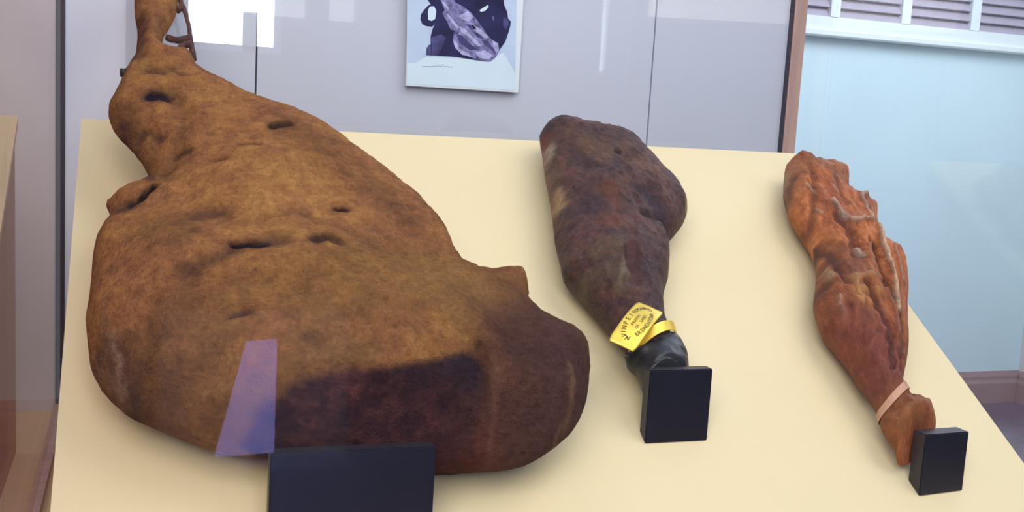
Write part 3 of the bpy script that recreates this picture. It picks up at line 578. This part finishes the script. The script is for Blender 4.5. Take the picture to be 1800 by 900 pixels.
# rear wall (behind the viewer) with its daylight window and an added glowing quad
YR = -1.5
def on_rear(x, z): return (x, YR, z)
holes_x = (.200, .447, .508, .588)
bm = bmesh.new()
for a, b in (((-1.7, YR-.12, 0), (.06, YR-.001, ZC)), ((.62, YR-.12, 0), (XR, YR-.001, ZC)), ((.06, YR-.12, 0), (.62, YR-.001, .40)),
             ((.06, YR-.12, .88), (.62, YR-.001, 1.69)), ((.06, YR-.12, 2.5), (.62, YR-.001, ZC))): add_box(bm, a, b)
s = finish(bm, 'wall_rear', M['wall_rear']); tag(s, kind='structure')
w1 = empty('window_1', (.35, YR-.04, 1.72)); tag(w1, kind='structure')
bm = bmesh.new()
add_box(bm, (.06, YR-.05, 1.69), (.203, YR-.01, 2.5)); add_box(bm, (.445, YR-.05, 1.69), (.508, YR-.01, 1.875)); add_box(bm, (.586, YR-.05, 1.69), (.62, YR-.01, 2.5))
add_box(bm, (.203, YR-.05, 1.69), (.586, YR-.01, 1.722))
finish(bm, 'window_frame', M['shutter'], w1)
day = emitter('daylit_window_pane', (.86, .95, 1.0), WINDOW_RADIANCE)
box('glowing_pane', (.203, YR-.06, 1.722), (.445, YR-.052, 1.875), day, w1)
box('glowing_pane', (.508, YR-.06, 1.722), (.586, YR-.052, 1.875), day, w1)
box('glowing_pane', (.203, YR-.06, 1.8751), (.586, YR-.052, 2.5), day, w1)
w2 = empty('glow_quad', (.3, YR-.04, .52)); tag(w2, kind='structure')
lowglow = emitter('low_glow_quad', (.36, .38, 1.0), LOW_QUAD_RADIANCE)
prism('glowing_pane', [(0.2198, 0.4344), (0.3925, 0.4408), (0.3925, 0.7875), (0.3035, 0.781)], 1, YR-.05, YR-.04, lowglow, w2)  # added glowing quad, skewed to give the lavender reflection in the front glass

# ---------------------------------------------------------------- display case
CF_Z = EYE-.527; YB = 1.85; XL = -.1175; XG = 1.235; YF = .82; ZT = EYE+.75
case = empty('display_case', (.55, 1.1, 0))
tag(case, 'glass display case with grey back panels and cream floor around the three hams', 'display case')
box('plinth', (XL-.02, YF-.02, 0), (XG+.02, YB+.03, CF_Z-.02), M['plinth'], case)
box('case_floor', (XL-.015, YF-.015, CF_Z-.02), (XG+.015, YB+.025, CF_Z), M['case_floor'], case)
box('base_channel', (XL-.006, YF, CF_Z), (XL+.008, YB, CF_Z+.012), M['corner_wood'], case)
box('back_backing', (XL, YB+.014, CF_Z), (1.19, YB+.024, ZT), M['dark_gap'], case)
xs = [(XL+.007, .1795), (.1825, .8985), (.9015, 1.184)]
for a, b in xs:
    box('back_panel', (a, YB, CF_Z), (b, YB+.012, ZT), M['panel'], case)
box('back_glass', (-.022, YB-.004, CF_Z+.0005), (1.182, YB-.001, ZT), M['back_glass'], case)
box('corner_joint', (XL+.0003, YB-.004, CF_Z), (XL+.0065, YB+.0135, ZT), M['dark_gap'], case)
box('corner_post', (1.188, YB-.012, CF_Z), (1.216, YB+.024, ZT), M['corner_wood'], case, bevel=.002)
box('corner_bead', (1.1843, YB-.010, CF_Z), (1.1878, YB+.013, ZT), M['dark_gap'], case)
box('side_glass', (XL-.005, YF+.006, CF_Z+.0125), (XL, YB+.012, ZT), M['side_glass'], case)
box('side_glass', (XG-.005, YF+.006, CF_Z+.0005), (XG, YB+.02, ZT), M['glass'], case)
box('front_glass', (XL-.005, YF, CF_Z+.0005), (XG, YF+.005, ZT), M['front_glass'], case)

# ---------------------------------------------------------------- sloping board
INC = 0.57104; BN = np.array([0, -math.sin(INC), math.cos(INC)])
B0 = np.array([0.0, 1.40344841, -.20065173+EYE])     # a point of the board surface
def board_z(y): return B0[2]+(y-B0[1])*math.tan(INC)
yb1 = 1.642; yb0 = B0[1]+(CF_Z+.004-B0[2])/math.tan(INC)
bx0, bx1 = -.077, 1.094
bd = empty('sloped_board', (.5, 1.25, CF_Z))
tag(bd, 'cream painted sloping board carrying the three hams inside the case', 'display board')
th = .012
prism('board_top', [(yb0, CF_Z+.001), (yb0+.02, CF_Z+.001), (yb1, board_z(yb1)-th), (yb1, board_z(yb1)), (yb0, board_z(yb0))], 0, bx0, bx1, M['board'], bd)
prism('board_stand', [(yb0+.03, CF_Z+.0005), (yb1-.004, CF_Z+.0005), (yb1-.004, board_z(yb1)-th-.004), (yb0+.03, board_z(yb0+.03)-th-.0015)], 0, bx0+.004, bx1-.004, M['wedge_side'], bd)

# ---------------------------------------------------------------- stop blocks
def stop_block(x0, x1, yf, top, depth, label, yaw=0):
    r = empty('stop_block', ((x0+x1)/2, yf+depth/2, board_z(yf)))
    tag(r, label, 'block')
    z0, z1 = board_z(yf)+.0006, board_z(yf+depth)+.0006
    bm = bmesh.new(); c = math.cos(yaw); s_ = math.sin(yaw); xm = (x0+x1)/2
    def P(x, y, z):
        dx, dy = x-xm, y-yf; return (xm+dx*c-dy*s_, yf+dx*s_+dy*c, z)
    co = [P(x0, yf, 0), P(x1, yf, 0), P(x1, yf+depth, 0), P(x0, yf+depth, 0)]
    lo_ = [bm.verts.new((q[0], q[1], board_z(q[1])+.0006)) for q in co]; hi_ = [bm.verts.new((q[0], q[1], top)) for q in co]
    bm.faces.new(lo_); bm.faces.new(hi_[::-1])
    for i in range(4): bm.faces.new((lo_[i], lo_[(i+1) % 4], hi_[(i+1) % 4], hi_[i]))
    bmesh.ops.bevel(bm, geom=list(bm.edges), offset=.0012, segments=2, affect='EDGES')
    bmesh.ops.recalc_face_normals(bm, faces=bm.faces)
    me = bpy.data.meshes.new('block_body'); 
    for f in bm.faces: f.material_index = 0 if f.normal.y < -.8 else 1
    bm.to_mesh(me); bm.free()
    me.materials.append(M['black']); me.materials.append(M['black_edge'])
    link('block_body', me, None, r)
    return r
stop_block(.1212, .2844, 1.0115, EYE-.3380, .018, 'widest black stop block under the butt of the big brown ham')
stop_block(.5706, .6538, 1.118, EYE-.2940, .0165, 'black stop block against the black wrapped foot of the middle ham')
stop_block(.9033, .9712, 1.034, EYE-.3605, .0215, 'small black stop block at the foot of the slim orange ham', yaw=math.radians(2.5))

# ---------------------------------------------------------------- hams
REST = (B0, BN)
def ham_mesh(name, spec, step, mat, parent, rest=True, stop=None):
    v, f, info = meat_surface(spec, step)
    Wd = slope_to_world(v, spec['origin'], spec['ang'], REST if rest else None)
    if stop:                                              # pressed flat where it leans on its stop block
        m = (Wd[:, 0] > stop[0]-.004) & (Wd[:, 0] < stop[1]+.004) & (Wd[:, 2] < stop[3]+.02)
        lim = stop[2]+.0008
        if m.any(): print('STOP', name, round(float(Wd[m, 1].min()), 4), lim)
        Wd[:, 1] = np.where(Wd[:, 1] < lim+.006, lim+.006*np.exp(np.clip((Wd[:, 1]-lim-.006)/.006, -12, 0)), Wd[:, 1])
        h = (Wd-B0)@BN; Wd = Wd+np.clip(.0012-h, 0, None)[:, None]*BN
    me = bpy.data.meshes.new(name); me.from_pydata(Wd.tolist(), [], f); me.update()
    a = me.attributes.new('stain_shade', 'FLOAT_COLOR', 'POINT'); buf = np.ones((len(v), 4), np.float32); buf[:, :3] = info[:, :3]; a.data.foreach_set('color', buf.ravel())
    a = me.attributes.new('stain_shade_amount', 'FLOAT', 'POINT'); a.data.foreach_set('value', info[:, 3].astype(np.float32).copy())
    a = me.attributes.new('cut_face', 'FLOAT', 'POINT'); a.data.foreach_set('value', np.clip(info[:, 4], 0, 1).astype(np.float32).copy())
    bm = bmesh.new(); bm.from_mesh(me); bmesh.ops.recalc_face_normals(bm, faces=bm.faces); bm.to_mesh(me); bm.free()
    for p in me.polygons: p.use_smooth = True
    o = link(name, me, mat, parent)
    return o, BVHTree.FromPolygons([Vector(q) for q in Wd], f)
def frame(spec):
    a = spec['ang']
    return np.array(spec['origin']), np.array([1, 0, 0.]), np.array([0, math.cos(a), math.sin(a)]), np.array([0, -math.sin(a), math.cos(a)])
def loc(spec, u, v, w):
    o, U, V, N = frame(spec); return Vector(o+U*u+V*v+N*w)
def band_around(name, spec, bvh, centre, direction, width, mat, parent, lift=.0012, thick=.0016, dw=0.0, reach=.05):
    """flat strip wrapped round the meat in the plane spanned by a direction on the slope and its normal"""
    o, U, V, N = frame(spec); d = np.array(direction, float); d /= np.linalg.norm(d)
    D = U*d[0]+V*d[1]; AX = np.cross(D, N); C0 = o+U*centre[0]+V*centre[1]+N*dw
    K = 72; rows = []
    for off in (-width/2, width/2):
        rad = []
        for k in range(K):
            an = 2*math.pi*k/K; dr = Vector(D*math.cos(an)+N*math.sin(an)); c = Vector(C0+AX*off)
            h = bvh.ray_cast(c+dr*reach*2, -dr)
            rad.append((h[0]-c).length if h[0] is not None and (h[0]-c).dot(dr) > 0 else .03)
        r = np.array(rad)
        for _ in range(3): r = np.maximum(r, .5*(np.roll(r, 3)+np.roll(r, -3))*.995)
        for _ in range(3): r = (r+np.roll(r, 1)+np.roll(r, -1))/3
        rows.append(r)
    bm = bmesh.new(); rings = []
    for row, off, e in ((0, -width/2, lift), (0, -width/2, lift+thick), (1, width/2, lift+thick), (1, width/2, lift)):
        ring = []
        for k in range(K):
            an = 2*math.pi*k/K; p = C0+AX*off+(D*math.cos(an)+N*math.sin(an))*(rows[row][k]+e)
            h = (p-B0)@BN
            if h < .001: p = p+BN*(.001-h)
            ring.append(bm.verts.new(p))
        rings.append(ring)
    for i in range(4):
        a, b = rings[i], rings[(i+1) % 4]
        for k in range(K): bm.faces.new((a[k], a[(k+1) % K], b[(k+1) % K], b[k]))
    return finish(bm, name, mat, parent, smooth=False)

big = empty('big_ham', tuple(loc(BIG_HAM, 0, 0, -.06)))
tag(big, 'huge mouldy brown country ham, the widest of the three, dark cut butt facing front', 'ham')
ham_mesh('meat', BIG_HAM, .0040, M['big_meat'], big, stop=(.1212, .2844, 1.0295, EYE-.338))
bk = BIG_HAM['bake']
def strip(name, pts, radii, w, mat=None):
    return tube(name, [loc(BIG_HAM, p[0], p[1], w) for p in pts], radii, mat or M['big_meat'], big, wob=.5)
def dens(pts, k=4):
    out = []
    for i in range(len(pts)-1):
        for j in range(k):
            t = j/k; out.append((pts[i][0]*(1-t)+pts[i+1][0]*t, pts[i][1]*(1-t)+pts[i+1][1]*t))
    return out+[pts[-1]]
pp = dens(bk['strand']); strip('skin_strand', pp, [.0048-.0018*math.sin(math.pi*i/len(pp)) for i in range(len(pp))], .0, M['mid_meat'])
for nm in ('web1', 'web2', 'web3'):
    pp = dens(bk[nm]); strip('skin_strand', pp, [.0048]*len(pp), .0, M['mid_meat'])
kb = dens(bk['knob']); strip('bone_knob', [(kb[0][0]+.012, kb[0][1]-.004)]+kb+[(kb[-1][0]-.002, kb[-1][1]+.006)], [.003, .0035, .004, .005, .006, .0055, .003][:len(kb)+2], .004, M['twine'])

mid = empty('middle_ham', tuple(loc(MIDDLE_HAM, 0, 0, -.045)))
tag(mid, 'dark purple brown ham in the middle, with gilt tag and black wrapped foot', 'ham')
mo, mbvh = ham_mesh('meat', MIDDLE_HAM, .0028, M['mid_meat'], mid, stop=(.5706, .6538, 1.1345, EYE-.294))
cp = dict(FOOT_CAP)
co_, cbvh = ham_mesh('black_foot', cp, .0030, M['cap'], mid, stop=(.5706, .6538, 1.1345, EYE-.294))
band_around('brass_collar', MIDDLE_HAM, mbvh, (-.0370, -.2370), (.93, .36), .012, M['gold'], mid, lift=.0065)
# engraved tag, bent over the shank
tg = MIDDLE_HAM['bake']['tag']
o_, U_, V_, N_ = frame(MIDDLE_HAM)
T = [np.array(p) for p in tg]
ctr = sum(T)/4; La = ((T[1]-T[0])+(T[2]-T[3]))/2; Lb = ((T[3]-T[0])+(T[2]-T[1]))/2
la, lb = np.linalg.norm(La), np.linalg.norm(Lb); La /= la; Lb /= lb
def plate(a, b, e=0):
    """a along the long side, b along the short side (metres from the centre)"""
    p = ctr+La*a+Lb*b
    w = .0485-4.2*a*a-1.5*b*b+e
    return Vector(o_+U_*p[0]+V_*p[1]+N_*w)
bm = bmesh.new(); NA, NB = 28, 14; g = {}
for e in (0, 1):
    for i in range(NA+1):
        for j in range(NB+1):
            a = (i/NA-.5)*la; b = (j/NB-.5)*lb
            ca_ = abs(a)-(la/2-.010)                     # rounded ends
            if ca_ > 0: b *= 1-.10*(ca_/.010)**2
            g[e, i, j] = bm.verts.new(plate(a, b, -.0012*e+.0003*noise.noise(Vector((a*90, b*90, 0)))))
for i in range(NA):
    for j in range(NB):
        bm.faces.new((g[0,i,j], g[0,i+1,j], g[0,i+1,j+1], g[0,i,j+1])); bm.faces.new((g[1,i,j], g[1,i,j+1], g[1,i+1,j+1], g[1,i+1,j]))
for i in range(NA):
    for j in (0, NB): bm.faces.new((g[0,i,j], g[0,i+1,j], g[1,i+1,j], g[1,i,j]))
for j in range(NB):
    for i in (0, NA): bm.faces.new((g[0,i,j], g[0,i,j+1], g[1,i,j+1], g[1,i,j]))
tagplate = finish(bm, 'brass_tag', M['gold'], mid, smooth=True); tagplate['label'] = 'gilt engraved plate'
def letter_mesh(bm, ch, size, place):
    cu = bpy.data.curves.new('glyph', 'FONT'); cu.body = ch; cu.size = size; cu.align_x = 'CENTER'; cu.align_y = 'CENTER'; cu.resolution_u = 2
    ob = bpy.data.objects.new('glyph', cu); COL.objects.link(ob)
    dg = bpy.context.evaluated_depsgraph_get(); me = bpy.data.meshes.new_from_object(ob.evaluated_get(dg))
    tmp = bmesh.new(); tmp.from_mesh(me)
    mp = {v: bm.verts.new(place(v.co.x, v.co.y)) for v in tmp.verts}
    for f in tmp.faces:
        try: bm.faces.new([mp[v] for v in f.verts])
        except ValueError: pass
    tmp.free(); bpy.data.objects.remove(ob); bpy.data.curves.remove(cu); bpy.data.meshes.remove(me)
bm = bmesh.new()
def arc_text(txt, r_a, r_b, a0, a1, size, up=1):
    for i, ch in enumerate(txt):
        t = math.radians(a0+(a1-a0)*i/(len(txt)-1)); c, s_ = math.cos(t), math.sin(t)
        tx, ty = (-s_*r_a, c*r_b) if up < 0 else (s_*r_a, -c*r_b)
        L_ = math.hypot(tx, ty); tx /= L_; ty /= L_; ox, oy = -ty, tx     # reading direction and letter's up
        # b grows towards the foot of the ham, so 'up' on the plate is -b
        letter_mesh(bm, ch, size, lambda x, y, c=c, s_=s_, tx=tx, ty=ty, ox=ox, oy=oy: plate(r_a*c+x*tx+y*ox, -(r_b*s_+x*ty+y*oy), .0006))
arc_text('ALVINPEINMARCO', .0335, .0115, 190, -10, .0085)
arc_text('BREWENTONA', .032, .0118, 225, 318, .0075, up=-1)
for i, (txt, bb) in enumerate((('PRAENI', -.0032), ('OF SAND', .0032))):
    for k, ch in enumerate(txt):
        if ch != ' ': letter_mesh(bm, ch, .0056, lambda x, y, k=k, bb=bb, n=len(txt): plate((k-(n-1)/2)*.0043+x, bb-y, .0006))
bmesh.ops.recalc_face_normals(bm, faces=bm.faces)
me = bpy.data.meshes.new('lettering'); bm.to_mesh(me); bm.free(); link('lettering', me, M['gold_ink'], tagplate)
tagplate.children[0].matrix_parent_inverse = tagplate.matrix_world.inverted() if False else Matrix()
tp = [loc(MIDDLE_HAM, p[0], p[1], .012) for p in MIDDLE_HAM['bake']['tie']]
tube('tie', [tp[0], tp[1], tp[2]], [.0022, .0025, .0012], M['twine'], mid, seg=8)
tube('tie', [tp[0]+Vector((0, .004, .004)), tp[1]+Vector((.006, .003, .008)), tp[2]+Vector((.005, .014, .01))], [.002, .0022, .001], M['twine'], mid, seg=8)

slim = empty('slim_ham', tuple(loc(SLIM_HAM, 0, 0, -.042)))
tag(slim, 'slim wrinkled orange brown ham on the right, beige band round its shank', 'ham')
so, sbvh = ham_mesh('meat', SLIM_HAM, .0021, M['slim_meat'], slim, stop=(.9033, .9712, 1.0575, EYE-.3605))
band_around('rubber_band', SLIM_HAM, sbvh, (-.1015, -.2885), (.88, .475), .009, M['band'], slim, lift=.0008)

# ---------------------------------------------------------------- poster on the back panels
YP = YB-.015
po = empty('poster', (.53, YB-.004, EYE+.03)); tag(po, 'white mounted poster with dark blue toned picture, hung on the grey back panel', 'poster')
x0p, x1p, zb_ = .4305, .6350, EYE+.0300
box('mount_board', (x0p, YP, zb_), (x1p, YB-.0045, EYE+.62), M['foam'], po, bevel=.0012)
def poly_layer(bm, pts, mi, k):
    y = YP-.0005-.00025*k
    vs = [bm.verts.new((at_y(px, py, y)[0], y, at_y(px, py, y)[2])) for px, py in pts]
    vl = [bm.verts.new((v.co.x, YP-.0001, v.co.z)) for v in vs]
    f = bm.faces.new(vs); f.material_index = mi
    for i in range(len(vs)):
        q = bm.faces.new((vs[i], vs[i-1], vl[i-1], vl[i])); q.material_index = mi
bm = bmesh.new()
poly_layer(bm, [(716, -120), (715, 147), (906, 159), (909, -110)], 0, 0)
poly_layer(bm, [(716, -60), (716, 110), (731, 110), (749, 100), (860, 104), (885, 92), (906, 128), (909, -60)], 1, 1)
# coat / dark figure
poly_layer(bm, [(745, -40), (752, 0), (757, 8), (752, 10), (745, 18), (740, 25), (739, 34), (742, 42), (749, 46), (760, 47), (764, 42), (760, 52), (757, 64), (757, 78), (750, 84), (749, 97), (765, 98), (800, 100), (845, 107), (872, 100), (880, 85), (888, 74), (893, 60), (897, 46), (898, 38), (893, 32), (892, 22), (886, 8), (884, -40)], 2, 2)
poly_layer(bm, [(757, 11), (763, 11), (767, 19), (765, 33), (759, 37), (753, 35), (752, 22), (754, 14)], 0, 3)     # gap under the arm
poly_layer(bm, [(843, 18), (850, 13), (858, 9), (859, 12), (853, 19), (845, 21)], 0, 3)
poly_layer(bm, [(865, 29), (868, 28), (869, 36), (866, 36)], 4, 3)
poly_layer(bm, [(758, 66), (775, 60), (784, 66), (777, 85), (770, 97), (759, 97)], 3, 3)
poly_layer(bm, [(885, 30), (893, 34), (895, 42), (889, 52), (884, 45)], 3, 3)
poly_layer(bm, [(754, 78), (757, 80), (758, 96), (750, 97), (751, 86)], 3, 3)
# the ham in the picture
poly_layer(bm, [(770, -20), (775, 2), (782, 18), (777, 24), (786, 38), (792, 52), (800, 54), (797, 62), (796, 72), (800, 84), (810, 94), (826, 100), (845, 107), (862, 108), (872, 100), (878, 88), (876, 76), (865, 70), (856, 60), (842, 40), (830, 24), (815, 12), (800, 4), (790, -20)], 4, 4)
for pts in ([(784, 24), (788, 24), (802, 42), (808, 48), (804, 50), (794, 40)], [(776, 2), (782, 4), (790, 14), (788, 17), (780, 10)], [(806, 28), (822, 20), (832, 30), (824, 38), (812, 34)],
            [(797, 72), (800, 84), (812, 96), (828, 100), (824, 94), (808, 86), (802, 74)], [(826, 40), (846, 52), (860, 66), (854, 68), (838, 56)],
            [(866, 72), (875, 76), (877, 88), (872, 94), (868, 84)], [(808, 46), (818, 52), (838, 72), (846, 80), (840, 82), (822, 64), (810, 56)], [(836, 92), (852, 88), (868, 98), (858, 104), (842, 102)]):
    poly_layer(bm, pts, 5, 5)
for pts in ([(818, 42), (832, 44), (838, 52), (826, 50)], [(848, 70), (858, 72), (870, 90), (872, 96), (862, 86), (850, 78)], [(830, 54), (842, 60), (850, 68), (840, 66)], [(802, 60), (812, 62), (830, 80), (842, 88), (826, 88), (808, 76)], [(796, 56), (806, 56), (806, 60), (798, 60)]):
    poly_layer(bm, pts, 3, 5)
# faint signature
sx = [(741, 117), (750, 116), (756, 117), (764, 116), (770, 115), (774, 117), (779, 113), (781, 117), (786, 116), (791, 118), (797, 117)]
for i in range(len(sx)-1):
    a, b = sx[i], sx[i+1]; poly_layer(bm, [(a[0], a[1]-.5), (b[0], b[1]-.5), (b[0], b[1]+.5), (a[0], a[1]+.5)], 6, 2)
me = bpy.data.meshes.new('printed_picture')
bm.to_mesh(me); bm.free()
for k in ('print_white', 'print_pale', 'print_dark', 'print_mid', 'print_ham', 'print_light', 'print_script'): me.materials.append(M[k])
link('printed_picture', me, None, po)
